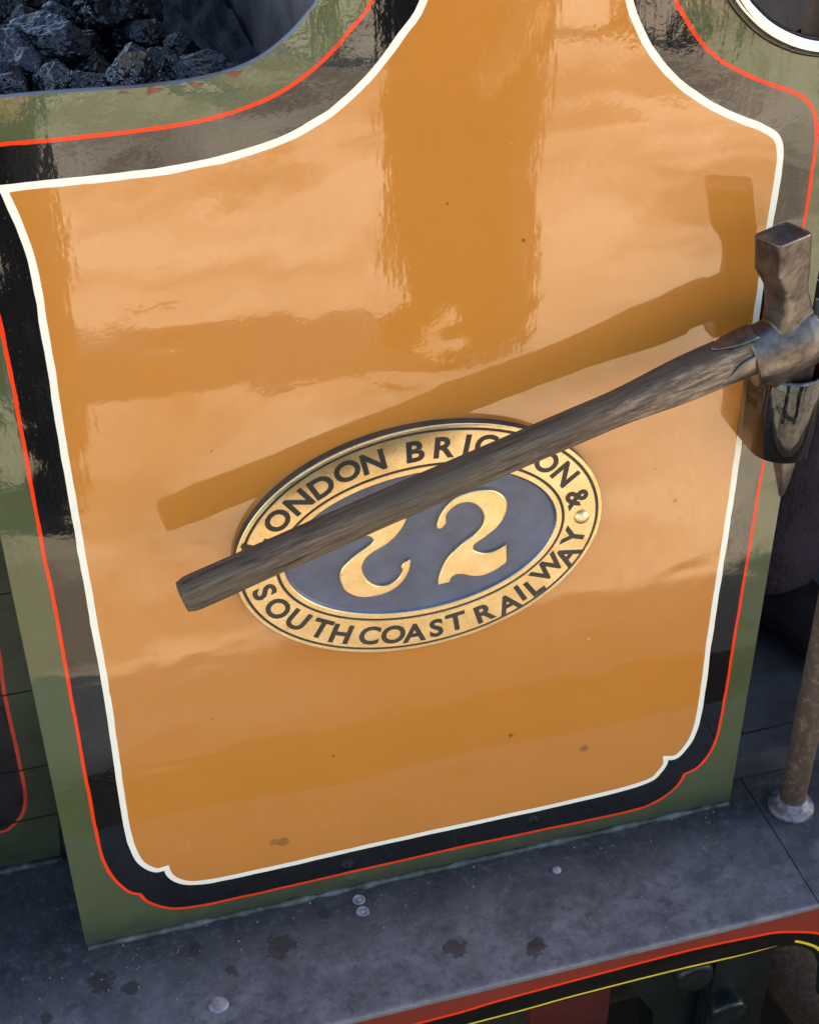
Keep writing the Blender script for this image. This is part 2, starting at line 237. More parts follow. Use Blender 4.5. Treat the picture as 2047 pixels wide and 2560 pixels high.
# ------------------------------------------------------------------ object helpers
def link(name, me, mats, parent=None, smooth=False):
    o = bpy.data.objects.new(name, me); COL.objects.link(o)
    for m in (mats if isinstance(mats, (list, tuple)) else [mats]): me.materials.append(m)
    if parent: o.parent = parent
    if smooth:
        for p in me.polygons: p.use_smooth = True
    return o
def obj(name, bm, mats, parent=None, smooth=False):
    me = bpy.data.meshes.new(name); bm.normal_update(); bm.to_mesh(me); bm.free(); return link(name, me, mats, parent, smooth)
def tag(o, label=None, cat=None, group=None, kind=None):
    for k, v in (('label', label), ('category', cat), ('group', group), ('kind', kind)):
        if v: o[k] = v
    return o
def empty(name, loc=(0, 0, 0)):
    o = bpy.data.objects.new(name, None); COL.objects.link(o); o.location = loc; o.empty_display_size = .05; return o
def box(bm, x0, x1, y0, y1, z0, z1, bev=0):
    r = bmesh.ops.create_cube(bm, size=1, matrix=Matrix.Translation(((x0+x1)/2, (y0+y1)/2, (z0+z1)/2)) @ Matrix.Diagonal((x1-x0, y1-y0, z1-z0, 1)))
    if bev: bmesh.ops.bevel(bm, geom=list({e for v in r['verts'] for e in v.link_edges}), offset=bev, segments=2, affect='EDGES')
    return bm
def boxo(name, a, mat, parent=None, bev=0): return obj(name, box(bmesh.new(), *a, bev=bev), mat, parent)
def rings(bm, loops, cap=True, closed=False):
    vs = [[bm.verts.new(p) for p in l] for l in loops]
    n = len(loops[0]); L = len(vs)
    for i in range(L if closed else L-1):
        a, b = vs[i], vs[(i+1) % L]
        for k in range(n): bm.faces.new((a[k], a[(k+1) % n], b[(k+1) % n], b[k]))
    if cap and not closed:
        bm.faces.new(vs[0][::-1]); bm.faces.new(vs[-1])
    return bm
def tube(bm, path, r, n=14, cap=True):
    path = [Vector(p) for p in path]; loops = []; up = Vector((0, 0, 1)); prev = None
    for i, p in enumerate(path):
        d = (path[min(i+1, len(path)-1)]-path[max(i-1, 0)]).normalized()
        if prev is None:
            a = d.cross(up if abs(d.z) < .9 else Vector((1, 0, 0))).normalized()
        else: a = (prev-d*prev.dot(d)).normalized()
        prev = a; b = d.cross(a); rr = r[i] if isinstance(r, (list, tuple)) else r
        loops.append([p+(a*math.cos(2*math.pi*k/n)+b*math.sin(2*math.pi*k/n))*rr for k in range(n)])
    return rings(bm, loops, cap)
def lathe(bm, prof, c, n=40):
    loops = [[Vector((c[0]+r*math.cos(2*math.pi*k/n), c[1]+r*math.sin(2*math.pi*k/n), c[2]+z)) for k in range(n)] for r, z in prof]
    return rings(bm, loops)
def spline(pts, n=6):
    """Catmull-Rom through 2-D or 3-D points, ends kept"""
    P = [Vector(p) for p in pts]; out = []
    for i in range(len(P)-1):
        p0 = P[i-1] if i else P[i]*2-P[i+1]; p1, p2 = P[i], P[i+1]; p3 = P[i+2] if i+2 < len(P) else P[i+1]*2-P[i]
        for k in range(n):
            t = k/n; out.append(.5*((2*p1)+(p2-p0)*t+(2*p0-5*p1+4*p2-p3)*t*t+(3*p1-p0-3*p2+p3)*t**3))
    out.append(P[-1]); return out
def smoothpts(pts, it=2):
    P = [Vector(p) for p in pts]
    for _ in range(it):
        P = [P[0]]+[(P[i-1]+P[i]*2+P[i+1])/4 for i in range(1, len(P)-1)]+[P[-1]]
    return P
def offset_loop(loop, d):
    n = len(loop); out = []
    for i in range(n):
        a, b, c = loop[i-1], loop[i], loop[(i+1) % n]
        e1 = (b-a).normalized(); e2 = (c-b).normalized()
        n1 = Vector((e1.y, -e1.x)); n2 = Vector((e2.y, -e2.x)); m = (n1+n2)
        if m.length < 1e-4: m = n1
        m.normalize(); k = min(2.2, 1/max(.3, m.dot(n1))); out.append(b+m*d*k)
    return out
def inside(p, loop):
    x, y = p; c = False; n = len(loop); j = n-1
    for i in range(n):
        xi, yi = loop[i]; xj, yj = loop[j]
        if (yi > y) != (yj > y) and x < (xj-xi)*(y-yi)/(yj-yi)+xi: c = not c
        j = i
    return c
def cdt_sheet(bm, loops, y, classify, extra=()):
    """flat sheet at depth y cut along all loops; classify(point) gives a material index or None"""
    V, E = [], []
    for lp, closed in loops:
        b = len(V); V += [Vector(p) for p in lp]; n = len(lp)
        E += [(b+i, b+(i+1) % n) for i in range(n if closed else n-1)]
    vo, eo, fo, *_ = delaunay_2d_cdt(V, E, [], 0, 1e-6)
    bv = [bm.verts.new((v.x, y, v.y)) for v in vo]
    for f in fo:
        c = sum((vo[i] for i in f), Vector((0, 0)))/len(f); k = classify(c)
        if k is None: continue
        a = vo[f[1]]-vo[f[0]]; b = vo[f[2]]-vo[f[0]]
        idx = f if a.x*b.y-a.y*b.x > 0 else f[::-1]          # facing -Y
        fa = bm.faces.new([bv[i] for i in idx]); fa.material_index = k
    for v in [v for v in bm.verts if not v.link_faces]: bm.verts.remove(v)
    return bm
def extrude_poly(bm, loop, y0, y1, mi=0, bev=0):
    """closed (x,z) outline as a solid from y0 (front) to y1 (back)"""
    V = [Vector(p) for p in loop]; n = len(V)
    vo, eo, fo, *_ = delaunay_2d_cdt(V, [(i, (i+1) % n) for i in range(n)], [], 0, 1e-6)
    f_ = [bm.verts.new((v.x, y0, v.y)) for v in vo]; b_ = [bm.verts.new((v.x, y1, v.y)) for v in vo]
    for f in fo:
        c = sum((vo[i] for i in f), Vector((0, 0)))/len(f)
        if not inside(c, loop): continue
        a = vo[f[1]]-vo[f[0]]; b = vo[f[2]]-vo[f[0]]; g = f if a.x*b.y-a.y*b.x > 0 else f[::-1]
        bm.faces.new([f_[i] for i in g]).material_index = mi; bm.faces.new([b_[i] for i in g[::-1]]).material_index = mi
    fe = [e for e in bm.edges if len(e.link_faces) == 1 and all(abs(v.co.y-y0) < 1e-7 for v in e.verts)]
    mp = {f_[i]: b_[i] for i in range(len(vo))}
    for e in fe:
        a, b = e.verts
        if mp[a] and mp[b]:
            try: bm.faces.new((a, b, mp[b], mp[a])).material_index = mi
            except ValueError: pass
    for v in [v for v in bm.verts if not v.link_faces]: bm.verts.remove(v)
    bmesh.ops.recalc_face_normals(bm, faces=bm.faces); return bm
V2 = lambda L: [Vector(p) for p in L]

# ------------------------------------------------------------------ setting
def grid_plane(x0, x1, y0, y1, z, name, mat):
    bm = bmesh.new(); v = [bm.verts.new(p) for p in ((x0, y0, z), (x1, y0, z), (x1, y1, z), (x0, y1, z))]; bm.faces.new(v)
    return tag(obj(name, bm, mat), kind='structure')
PZ = -.30
grid_plane(-150, 150, -150, 150, -1.32, 'ground', BALLAST)
pf = obj('platform', box(bmesh.new(), -60, 60, -60, -.60, -1.31, PZ), PLATF); tag(pf, kind='structure')

# ------------------------------------------------------------------ locomotive
LOCO = empty('steam_locomotive', (0, 0, 0))
tag(LOCO, 'ochre painted vintage steam locomotive side with white, black and red lining above a grey footplate', 'locomotive')
TOPZ = 1.55
# lining centre lines (closed loops)
def seg(*parts):
    out = []
    for i, (pts, n) in enumerate(parts):
        q = spline(pts, n) if n else V2(pts)
        if out and (out[-1]-q[0]).length < 1e-5: q = q[1:]
        out += q
    if (out[0]-out[-1]).length < 1e-5: out.pop()
    return out
A = WHITE_TL[0]
wt = smoothpts(WHITE_TOP, 3)+[Vector((.208, 1.21)), Vector((.214, 1.30)), Vector((.216, TOPZ-.06))]
wr = [Vector(p) for p in WHITE_RIGHT]+[Vector((.377, 1.20)), Vector((.369, 1.29)), Vector((.366, TOPZ-.06))]
wr = smoothpts(wr, 1)
white = seg(([A]+list(wt), 4), ([wt[-1], wr[-1]], 0), ([Vector(WHITE_BR[0])]+list(wr), 4) and (list(reversed([Vector(WHITE_BR[0])]+list(wr))), 4),
            (list(reversed([Vector(WHITE_BL[0])]+smoothpts(WHITE_BOT, 1)+[Vector(WHITE_BR[0])])), 4),
            (list(reversed([Vector(A)]+smoothpts(WHITE_LEFT, 1)+[Vector(WHITE_BL[0])])), 4))
C2 = Vector((-.2335, 1.0705))
rt = [C2]+smoothpts(RED_TOP, 3)+[Vector((.160, 1.20)), Vector((.167, 1.29)), Vector((.169, TOPZ-.03))]
rr = [Vector(RED_BR[0])]+smoothpts(RED_RIGHT, 1)+[Vector((.427, 1.19)), Vector((.417, 1.28)), Vector((.413, TOPZ-.03))]
rb = [Vector(RED_BL[0])]+smoothpts(RED_BOT, 1)+[Vector(RED_BR[0])]
rl = [C2, Vector((-.2225, 1.04)), Vector((-.2165, .985)), Vector((-.2145, .93))]+smoothpts(RED_LEFT, 1)+[Vector(RED_BL[0])]
red = seg((rt, 4), ([rt[-1], rr[-1]], 0), (list(reversed(rr)), 4), (list(reversed(rb)), 4), (list(reversed(rl)), 4))
cutl = [Vector((-.2516, 1.1098))]+smoothpts(CUT_LEFT, 1)+[Vector((.110, 1.20)), Vector((.113, 1.29)), Vector((.114, TOPZ))]
railp = [Vector((.458, TOPZ+.02)), Vector((.460, 1.33)), Vector((.470, 1.225)), Vector((.4806, 1.172))]+V2(RAIL)+[Vector((.612, 1.0745)), Vector((.632, 1.0735)), Vector((.647, 1.0735))]
railp = spline(smoothpts(railp, 1), 5)
sheet = spline(cutl, 4)+[Vector((p.x, min(p.y, TOPZ)-.003)) for p in railp if p.y < TOPZ+.01 and p.x < .637]
sheet += [Vector((.6384, 1.0700)), Vector((.6384, 0.002)), Vector((-.2516, 0.002))]
rng = random.Random(4)
def wob(loop, a):
    return [p+Vector((noise.noise(Vector((p.x*22, p.y*22, a))), noise.noise(Vector((p.x*22, p.y*22, a+7)))))*.0007 for p in loop]
white = wob(white, 1); red = wob(red, 4)
wi, wo = offset_loop(white, .0037), offset_loop(white, -.0037)
ri, ro = offset_loop(red, .0019), offset_loop(red, -.0019)
def vary(loop, sd):
    return [p+Vector((noise.noise(Vector((p.x*60, p.y*60, sd))), noise.noise(Vector((p.x*60, p.y*60, sd+3)))))*.00065 for p in loop]
wi, wo, ri, ro = vary(wi, 11), vary(wo, 21), vary(ri, 31), vary(ro, 41)
if not inside(wi[50], wo) : wi, wo = wo, wi
if not inside(ri[50], ro) : ri, ro = ro, ri
MATS = [GREEN, BLACK, WHITE, RED, ORANGE, RIM]
def classify(c):
    if not inside(c, sheet): return None
    if not inside(c, ro): return 0
    if not inside(c, ri): return 3
    if not inside(c, wo): return 1
    if not inside(c, wi): return 2
    return 4
bm = bmesh.new(); cdt_sheet(bm, [(sheet, True), (ro, True), (ri, True), (wo, True), (wi, True)], 0, classify)
n = len(sheet)                                                   # edge thickness and back
ev = [(bm.verts.new((p.x, 0, p.y)), bm.verts.new((p.x, .007, p.y))) for p in sheet]
for i in range(n):
    a, b = ev[i], ev[(i+1) % n]; f = bm.faces.new((a[0], b[0], b[1], a[1])); f.material_index = 5
side = obj('painted_side_sheet', bm, MATS, LOCO)
bm = bmesh.new(); extrude_poly(bm, sheet, .0072, .009); obj('sheet_backing', bm, STEELDK, LOCO)
# scratches and chips: small rust patches along the cut-out rim
for i, (x, z, s) in enumerate(((.0235, 1.1095, .006), (-.010, 1.1035, .005), (-.048, 1.1025, .007), (-.075, 1.1035, .003))):
    bm = bmesh.new(); pts = []
    for k in range(12):
        a = 2*math.pi*k/12; r = s*(1+.35*math.sin(3*a+i)+.2*math.sin(5*a)); pts.append(Vector((x+r*math.cos(a), z+.45*r*math.sin(a))))
    extrude_poly(bm, pts, -.0005, .0002)
    obj('rust_chip', bm, simple('rust', (.18, .06, .03), .6, ns=200), LOCO)
# sealant bead along the foot
bm = bmesh.new(); loops = []
for i in range(240):
    x = -.250+.886*i/239; k = .0044*(1+.7*noise.noise(Vector((x*30, 0, 0)))+.35*noise.noise(Vector((x*110, 3, 0))))
    loops.append([Vector((x, -.0004+k*.1, 0)), Vector((x, -k*1.25, .0006)), Vector((x, -k*.8, k*.8)), Vector((x, -.0003, k*1.5))])
rings(bm, loops); obj('sealant_bead', bm, SEAL, LOCO, True)

# number plate
XC, ZC, AO, BO, AI, BI = .1928, .5579, .2055, .1466, .1651, .1040
NP = empty('number_plate', (-.0012, 0, .0038)); NP.parent = LOCO
tag(NP)
YF = -.0115
def ell(a, b, n=160): return [Vector((XC+a*math.cos(2*math.pi*k/n), ZC+b*math.sin(2*math.pi*k/n))) for k in range(n)]
def ell3(a, b, y, n=160): return [Vector((p.x, y, p.y)) for p in ell(a, b, n)]
bm = bmesh.new()
rings(bm, [ell3(AO+.0068, BO+.0068, 0), ell3(AO+.0068, BO+.0068, YF+.0012), ell3(AO+.0060, BO+.0060, YF+.0002), ell3(AO+.0050, BO+.0050, YF),
           ell3(AO+.0022, BO+.0022, YF), ell3(AO+.0016, BO+.0016, YF+.0012), ell3(AO-.0012, BO-.0012, YF+.0012), ell3(AO-.0018, BO-.0018, YF),
           ell3(AI+.0020, BI+.0020, YF), ell3(AI+.0014, BI+.0014, YF+.0012), ell3(AI-.0014, BI-.0014, YF+.0012), ell3(AI-.0020, BI-.0020, YF), ell3(AI-.0075, BI-.0075, YF), ell3(AI-.0083, BI-.0083, YF+.001), ell3(AI-.0088, BI-.0088, YF+.0042)], cap=False)
bmesh.ops.recalc_face_normals(bm, faces=bm.faces); bm.normal_update()
for f in bm.faces:
    if abs(f.normal.y) < .35: f.material_index = 1
rimo = obj('brass_rim', bm, [BRASS, BRONZE], NP)
for a, b, d in ((AO, BO, .0018), (AI, BI, .0017)):
    bm = bmesh.new(); rings(bm, [ell3(a+d, b+d, YF+.0008), ell3(a-d, b-d, YF+.0008)], cap=False); obj('groove_line', bm, INK, NP)
bm = bmesh.new(); vs = [bm.verts.new(p) for p in ell3(AI-.0084, BI-.0084, YF+.0038)]; bm.faces.new(vs)
rings(bm, [ell3(AI-.0084, BI-.0084, YF+.0008), ell3(AI-.0100, BI-.0100, YF+.0030), ell3(AI-.0112, BI-.0112, YF+.0038)], cap=False)
bmesh.ops.recalc_face_normals(bm, faces=bm.faces); obj('plate_field', bm, FIELD, NP)
def closed_spline(pts, n=4):
    P = V2(pts); m = len(P); out = []
    for i in range(m):
        p0, p1, p2, p3 = P[i-1], P[i], P[(i+1) % m], P[(i+2) % m]
        a1 = (p1-p0).angle(p2-p1) if (p1-p0).length > 0 and (p2-p1).length > 0 else 0
        a2 = (p2-p1).angle(p3-p2) if (p3-p2).length > 0 else 0
        for k in range(n):
            t = k/n
            if a1 > .9 or a2 > .9: out.append(p1.lerp(p2, t))
            else: out.append(.5*((2*p1)+(p2-p0)*t+(2*p0-5*p1+4*p2-p3)*t*t+(3*p1-p0-3*p2+p3)*t**3))
    return out
def chamfered(bm, pts, y0, y1, ch):
    lp = closed_spline(pts, 3); inn = offset_loop(lp, ch)
    if not inside(inn[10], lp): inn = offset_loop(lp, -ch)
    inn = [p for p in inn]
    extrude_poly(bm, inn, y0, y0+ch*.7)
    L0 = [Vector((p.x, y0, p.y)) for p in inn]; L1 = [Vector((p.x, y0+ch*.7, p.y)) for p in lp]; L2 = [Vector((p.x, y1, p.y)) for p in lp]
    rings(bm, [L0, L1, L2], cap=False); bmesh.ops.recalc_face_normals(bm, faces=bm.faces); return bm
for D_ in (DIGIT_A, DIGIT_B):
    bm = bmesh.new(); chamfered(bm, D_, YF-.0004, YF+.0038, .0011); obj('digit', bm, BRASS, NP)
# engraved lettering
def letter_mesh(ch):
    cu = bpy.data.curves.new('glyph', 'FONT'); cu.body = ch; cu.size = .036; cu.offset = .0012; cu.extrude = .0003; cu.resolution_u = 4
    o = bpy.data.objects.new('glyph', cu); COL.objects.link(o)
    dg = bpy.context.evaluated_depsgraph_get(); me = bpy.data.meshes.new_from_object(o.evaluated_get(dg))
    bpy.data.objects.remove(o); return me
AM, BM_ = (AO+AI)/2, (BO+BI)/2
for ch, x, z, top in LETTERS:
    me = letter_mesh(ch); xs = [v.co.x for v in me.vertices]; ys = [v.co.y for v in me.vertices]
    cx, cy, h, wd = (min(xs)+max(xs))/2, (min(ys)+max(ys))/2, max(ys)-min(ys), max(xs)-min(xs)
    t = math.atan2((z-ZC)/BM_, (x-XC)/AM); tx, tz = -AM*math.sin(t), BM_*math.cos(t); ang = math.atan2(tz, tx)
    if top: ang += math.pi
    sc = (.0270/h); sx = sc*1.04
    for v in me.vertices:
        lx, ly = (v.co.x-cx)*sx, (v.co.y-cy)*sc
        v.co = Vector((x+lx*math.cos(ang)-ly*math.sin(ang), YF-.0001-v.co.z*.5, z+lx*math.sin(ang)+ly*math.cos(ang)))
    bm = bmesh.new(); bm.from_mesh(me); bpy.data.meshes.remove(me); bmesh.ops.recalc_face_normals(bm, faces=bm.faces); obj('letter', bm, INK, NP)
rx, rz = RIVET[0]
for q_ in ((rx, rz), (2*XC-rx, 2*ZC-rz)):
    bm = bmesh.new(); loops = []
    for k in range(9):
        a = k/8*math.pi/2; r = .0094*math.cos(a)+.00005; loops.append([Vector((q_[0]+r*math.cos(2*math.pi*j/28), YF-.0060*math.sin(a), q_[1]+r*math.sin(2*math.pi*j/28))) for j in range(28)])
    rings(bm, loops); bmesh.ops.recalc_face_normals(bm, faces=bm.faces); obj('rivet', bm, BRASS, NP, True)

# footplate, two lengths butted with a thin gap
def plate(x0, x1):
    bm = bmesh.new(); prof = [(.6, 0), (-.1915, 0), (-.1940, -.0006), (-.1953, -.0022), (-.1956, -.0060), (-.195, -.0092), (.6, -.0092)]
    loops = [[Vector((x, y, z)) for y, z in prof] for x in [x0+(x1-x0)*i/40 for i in range(41)]]
    rings(bm, loops); bmesh.ops.recalc_face_normals(bm, faces=bm.faces); return bm
obj('footplate', plate(-1.6, .6735), FOOT, LOCO); obj('footplate', plate(.6752, 2.6), FOOT, LOCO)
def dome(x, y, r, h, mat, name='rivet_head'):
    bm = bmesh.new(); lathe(bm, [(r*1.02, 0)]+[(r*math.cos(k/6*math.pi/2)+1e-5, h*math.sin(k/6*math.pi/2)) for k in range(7)], (x, y, .0002), 24); obj(name, bm, mat, LOCO, True)
RIVM = simple('worn rivet steel', (.16, .15, .17), .4, ns=90, col2=(.34, .31, .33), bd=.0006, bs=200)
dome(.3654, -.0464, .0062, .0045, RIVM); dome(-.105, -.1295, .0125, .0035, RIVM)
for y in (-.0209, -.0406):
    bm = bmesh.new(); lathe(bm, [(.0085, 0), (.0082, .0012), (.0062, .0014), (.0055, .0006), (.0035, .0006), (.003, .0018), (.0001, .002)], (.0996, y, .0002), 24); obj('bolt_head', bm, RIVM, LOCO, True)
# grit and paint crumbs lying on the footplate
bm = bmesh.new(); rg = random.Random(9)
for i in range(170):
    x = rg.uniform(-.4, .72); y = rg.uniform(-.19, -.006) if i % 3 else rg.uniform(-.05, -.006); s = rg.uniform(.0005, .0016)
    r_ = bmesh.ops.create_icosphere(bm, subdivisions=1, radius=s, matrix=Matrix.Translation((x, y, s*.5)) @ Matrix.Diagonal((1, rg.uniform(.6, 1.4), .6, 1)))
g_ = obj('grit', bm, simple('grit', (.2, .19, .18), .7), None); tag(g_, 'small pale grit and paint crumbs scattered on the grey footplate', 'grit', kind='stuff')

# valance with red and yellow lining
vtop, vbot = -.0096, -.074
vred = spline([(-1.5, -.0470), (-.3, -.047)]+VAL_RED+[(.72, -.098), (.745, -.14), (.755, -.20)], 4)
vyel = spline([(-1.5, -.0790), (-.3, -.079)]+VAL_YEL, 4); vyel2 = spline(VAL_YEL2+[(.712, -.145), (.72, -.20)], 4)
def ribbon(c, w, taper=False):
    n = len(c); L, Rr = [], []
    for i, p in enumerate(c):
        d = (c[min(i+1, n-1)]-c[max(i-1, 0)]).normalized(); nn = Vector((-d.y, d.x)); k = w*(min(1, (n-1-i)/6+.12) if taper else 1)
        L.append(p+nn*k/2); Rr.append(p-nn*k/2)
    return L+Rr[::-1]
vr, vy, vy2 = ribbon(vred, .0042), ribbon(vyel, .0033, True), ribbon(vyel2, .0042)
redcut = [Vector((-1.5, vtop)), Vector((2.6, vtop)), Vector((2.6, -.20))]+[Vector((.755, -.20))]+list(reversed(vred[:-1]))
bottom = [Vector((-1.5, -.083))]+[p-Vector((0, .0042)) for p in vyel]+[Vector((.640, -.080)), Vector((.653, -.0835)), Vector((.672, -.0955)), Vector((.688, -.112)), Vector((.703, -.148)), Vector((.71, -.21))]
vout = [Vector((-1.5, vtop))]+bottom+[Vector((2.6, -.21)), Vector((2.6, vtop))]
def vcl(c):
    if not inside(c, vout): return None
    if inside(c, vr): return 1
    if inside(c, vy) or inside(c, vy2): return 3
    return 0 if inside(c, redcut) else 2
bm = bmesh.new(); cdt_sheet(bm, [(vout, True), (vr, True), (vy, True), (vy2, True)], -.1895, vcl)
obj('valance', bm, [MAROON, RED, BLACK, YELLOW], LOCO)
bm = bmesh.new(); extrude_poly(bm, vout, -.1890, -.181); obj('valance_backing', bm, SPRING, LOCO)

# rear end sheet set back on the left
rl_ = spline([(-.2895, .62), (-.2900, .45)]+RECESS_RED+[(-.40, .070), (-.75, .070)], 4)
rrib = ribbon(rl_, .0046)
rblk = [Vector((-.75, .62))]+rl_
rsh = [Vector((-.8, .001)), Vector((-.2695, .001)), Vector((-.2570, .13)), Vector((-.245, .3)), Vector((-.245, .72)), Vector((-.8, .72))]
def rcl(c):
    if not inside(c, rsh): return None
    if inside(c, rrib): return 1
    return 2 if inside(c, rblk) else 0
bm = bmesh.new(); cdt_sheet(bm, [(rsh, True), (rrib, True), ([Vector((-.75, .62))]+[rl_[0]], False), ([Vector((-.75, .62)), rl_[-1]], False)], .16, rcl)
obj('recessed_end_sheet', bm, [DGREEN, DRED, DBLACK], LOCO)
bm = bmesh.new(); box(bm, -.8, -.245, .1605, .17, .0, 1.10); obj('end_sheet_backing', bm, DBLACK, LOCO)
for z in (.085, .175, .305, .46):
    bm = bmesh.new(); box(bm, -.8, -.262, .1585, .161, z, z+.0012); obj('plank_joint', bm, DBLACK, LOCO)
bm = bmesh.new(); loops = []
for i in range(160):
    x = -.8+.535*i/159; k = .006*(1+.8*noise.noise(Vector((x*40, 5, 0))))
    loops.append([Vector((x, .161, 0)), Vector((x, .158-k, 0)), Vector((x, .158-k*.6, k*.6)), Vector((x, .1598, k))])
rings(bm, loops); obj('dried_sealant', bm, simple('dirty sealant', (.03, .032, .036), .6, ns=60, col2=(.12, .13, .13), ramp=(.5, .75)), LOCO, True)

# bunker interior: cab back plate, inner floor, far side, rear
boxo('bunker_wall', (.128, .136, .0095, .50, .50, TOPZ), simple('scraped bunker steel', (.10, .075, .072), .5, ns=9, col2=(.21, .15, .135), bd=.0016, bs=30), LOCO)
boxo('bunker_floor', (-.245, .128, .0095, 1.9, .86, .87), STEELDK, LOCO)
boxo('bunker_far_wall', (-.245, .128, 1.9, 1.91, .86, 1.5), STEELDK, LOCO)
boxo('bunker_rear_wall', (-.2510, -.2455, .0095, 1.9, .2, 1.109), STEELDK, LOCO)
boxo('weld_ridge', (.1255, .1279, .12, .124, .95, 1.3), STEELDK, LOCO)
# bright beading round the cab opening
bm = bmesh.new(); tube(bm, [(p.x, -.007, p.y) for p in railp], .0088, 18); obj('polished_beading', bm, CHROME, LOCO, True)
bm = bmesh.new(); tube(bm, [(p.x-.0005, -.0025, p.y-.0085) for p in railp], .0035, 10); obj('beading_shade_strip', bm, SPRING, LOCO, True)  # black strip stands in for the beading's shadow and reflection below it
# cab: floor, step, front sheet, plus unseen tank and roof masses added to shade engine and platform
boxo('cab_floor', (.30, 1.5, .037, 1.9, .0015, .048), FLOORM, LOCO, .0015)
for a in ((.55, 1.5, .0755, .0775), ): boxo('floor_joint', (a[0], a[1], a[2], a[3], .0470, .0486), DBLACK, LOCO)
boxo('floor_joint', (.690, .692, .0775, 1.2, .0470, .0486), DBLACK, LOCO)
boxo('cab_back_sheet', (.137, .145, .010, 1.9, .05, TOPZ), STEELDK, LOCO)
boxo('shade_tank', (1.5, 7.5, -.03, 1.95, .002, 1.25), ORANGE, LOCO, .01)  # unseen long box, added to keep the sun off the footplate
boxo('cab_front_sheet', (1.47, 1.495, .01, 1.95, .05, 2.01), STEELDK, LOCO)
boxo('shade_roof', (-.05, 7.5, -.16, 2.05, 2.02, 2.06), SPRING, LOCO, .01)  # unseen, lengthened and overhung to cast the shadow edge on the platform
boxo('upper_shade_mass', (1.5, 7.5, -.03, 1.95, 1.251, 2.02), GREEN, LOCO)  # unseen, added to carry the sun block up to the roof
boxo('cab_upper_sheet', (.118, .455, 0, .008, TOPZ+.001, 2.02), GREEN, LOCO)
# grab pillar on a round foot
bm = bmesh.new(); tube(bm, [(.7165, -.031, z) for z in (.004, .4, .8, 1.2, 1.6, 2.01)], .0182, 28); pil = obj('grab_pillar', bm, COPPER, LOCO, True)
bm = bmesh.new(); lathe(bm, [(.0312, 0), (.0322, .003), (.0315, .007), (.0275, .011), (.0215, .0145), (.0195, .020), (.0150, .021)], (.7165, -.031, .0004), 40)
obj('pillar_flange', bm, simple('scuffed flange paint', (.10, .075, .075), .4, ns=55, col2=(.33, .31, .36), bd=.0012, bs=90, ramp=(.45, .75)), pil, True)
# tool pocket: U-shaped pressing open at top and bottom
PX, PY, PR = .6035, -.035, .0365
def upath(r):
    pts = [Vector((PX-r, -.0005)), Vector((PX-r, -.012)), Vector((PX-r, -.024))]
    pts += [Vector((PX-r*math.cos(a), PY-r*math.sin(a))) for a in [math.pi*k/28 for k in range(29)]]
    return pts+[Vector((PX+r, -.024)), Vector((PX+r, -.012)), Vector((PX+r, -.0005))]
o_, i_ = upath(PR), upath(PR-.0032); ring = o_+i_[::-1]
bm = bmesh.new(); zs = [(.629, -.0006), (.6298, 0), (.68, 0), (.7302, 0), (.731, -.0006)]
def shr(k, d): return [Vector((p.x, p.y)) for p in (upath(PR+d)+upath(PR-.0032-d)[::-1])]
rings(bm, [[Vector((p.x, p.y, z)) for p in shr(0, d)] for z, d in zs]); bmesh.ops.recalc_face_normals(bm, faces=bm.faces)
obj('tool_pocket', bm, BLKGLOSS, LOCO, True)

bm = bmesh.new(); tube(bm, [Vector((p.x, p.y, .7306)) for p in upath(PR-.0016)], .0021, 10); obj('pocket_rim', bm, simple('worn rim enamel', (.05, .055, .07), .2, ns=60, col2=(.25, .28, .34), ramp=(.5, .8)), LOCO, True)
# catch loop hanging in the doorway beside the hammer
bm = bmesh.new(); tube(bm, [(.640, .012, .800), (.652, -.002, .812), (.668, -.010, .812), (.678, -.010, .79), (.678, -.008, .745), (.668, -.006, .715), (.655, -.004, .72), (.650, -.004, .75), (.648, .0, .79)], .0065, 12); obj('door_catch', bm, IRON, LOCO, True)
# under the footplate: frame, hangers, springs, pipe
boxo('main_frame', (-1.5, 7.5, .20, .23, -1.0, -.012), SPRING, LOCO)
boxo('frame_stay', (.334, .462, -.055, -.045, -.60, -.012), simple('shaded red frame paint', (.10, .014, .010), .5, ns=10, bd=.0006), LOCO, .003)  # red darkened to put the shade below the footplate into its colour
bm = bmesh.new(); extrude_poly(bm, V2([(.478, -.012), (.478, -.24), (.486, -.30), (.515, -.345), (.555, -.42), (.565, -.62), (.745, -.62), (.748, -.40), (.735, -.20), (.73, -.012)]), -.02, .03); obj('spring_hanger', bm, SPRING, LOCO)
boxo('hanger_strap', (.625, .693, -.052, -.021, -.62, -.012), SPRING, LOCO, .004)
for x, y, z, r in ((.588, -.070, -.285, .030), (.650, -.080, -.385, .030)):
    bm = bmesh.new(); loops = []
    for (rr, yy) in ((r*.4, 0), (r*.86, -.002), (r*.97, .004), (r, .012), (r, .07)):
        loops.append([Vector((x+rr*math.cos(2*math.pi*k/36), y+yy, z+rr*math.sin(2*math.pi*k/36))) for k in range(36)])
    rings(bm, loops); bmesh.ops.recalc_face_normals(bm, faces=bm.faces); obj('hanger_boss', bm, SPRING, LOCO, True)
bm = bmesh.new(); tube(bm, [(.80, .10, -.28), (.835, .10, -.45), (.90, .10, -.62), (1.0, .10, -.80)], [.055, .06, .06, .055], 24); obj('brake_block', bm, COPPER, LOCO, True)
bm = bmesh.new(); tube(bm, [(-.3, .15, -.55), (.4, .15, -.57), (1.6, .15, -.6)], .03, 14); obj('brake_rod', bm, simple('brown greasy rod', (.07, .045, .03), .5, ns=18, col2=(.16, .1, .07)), LOCO, True)

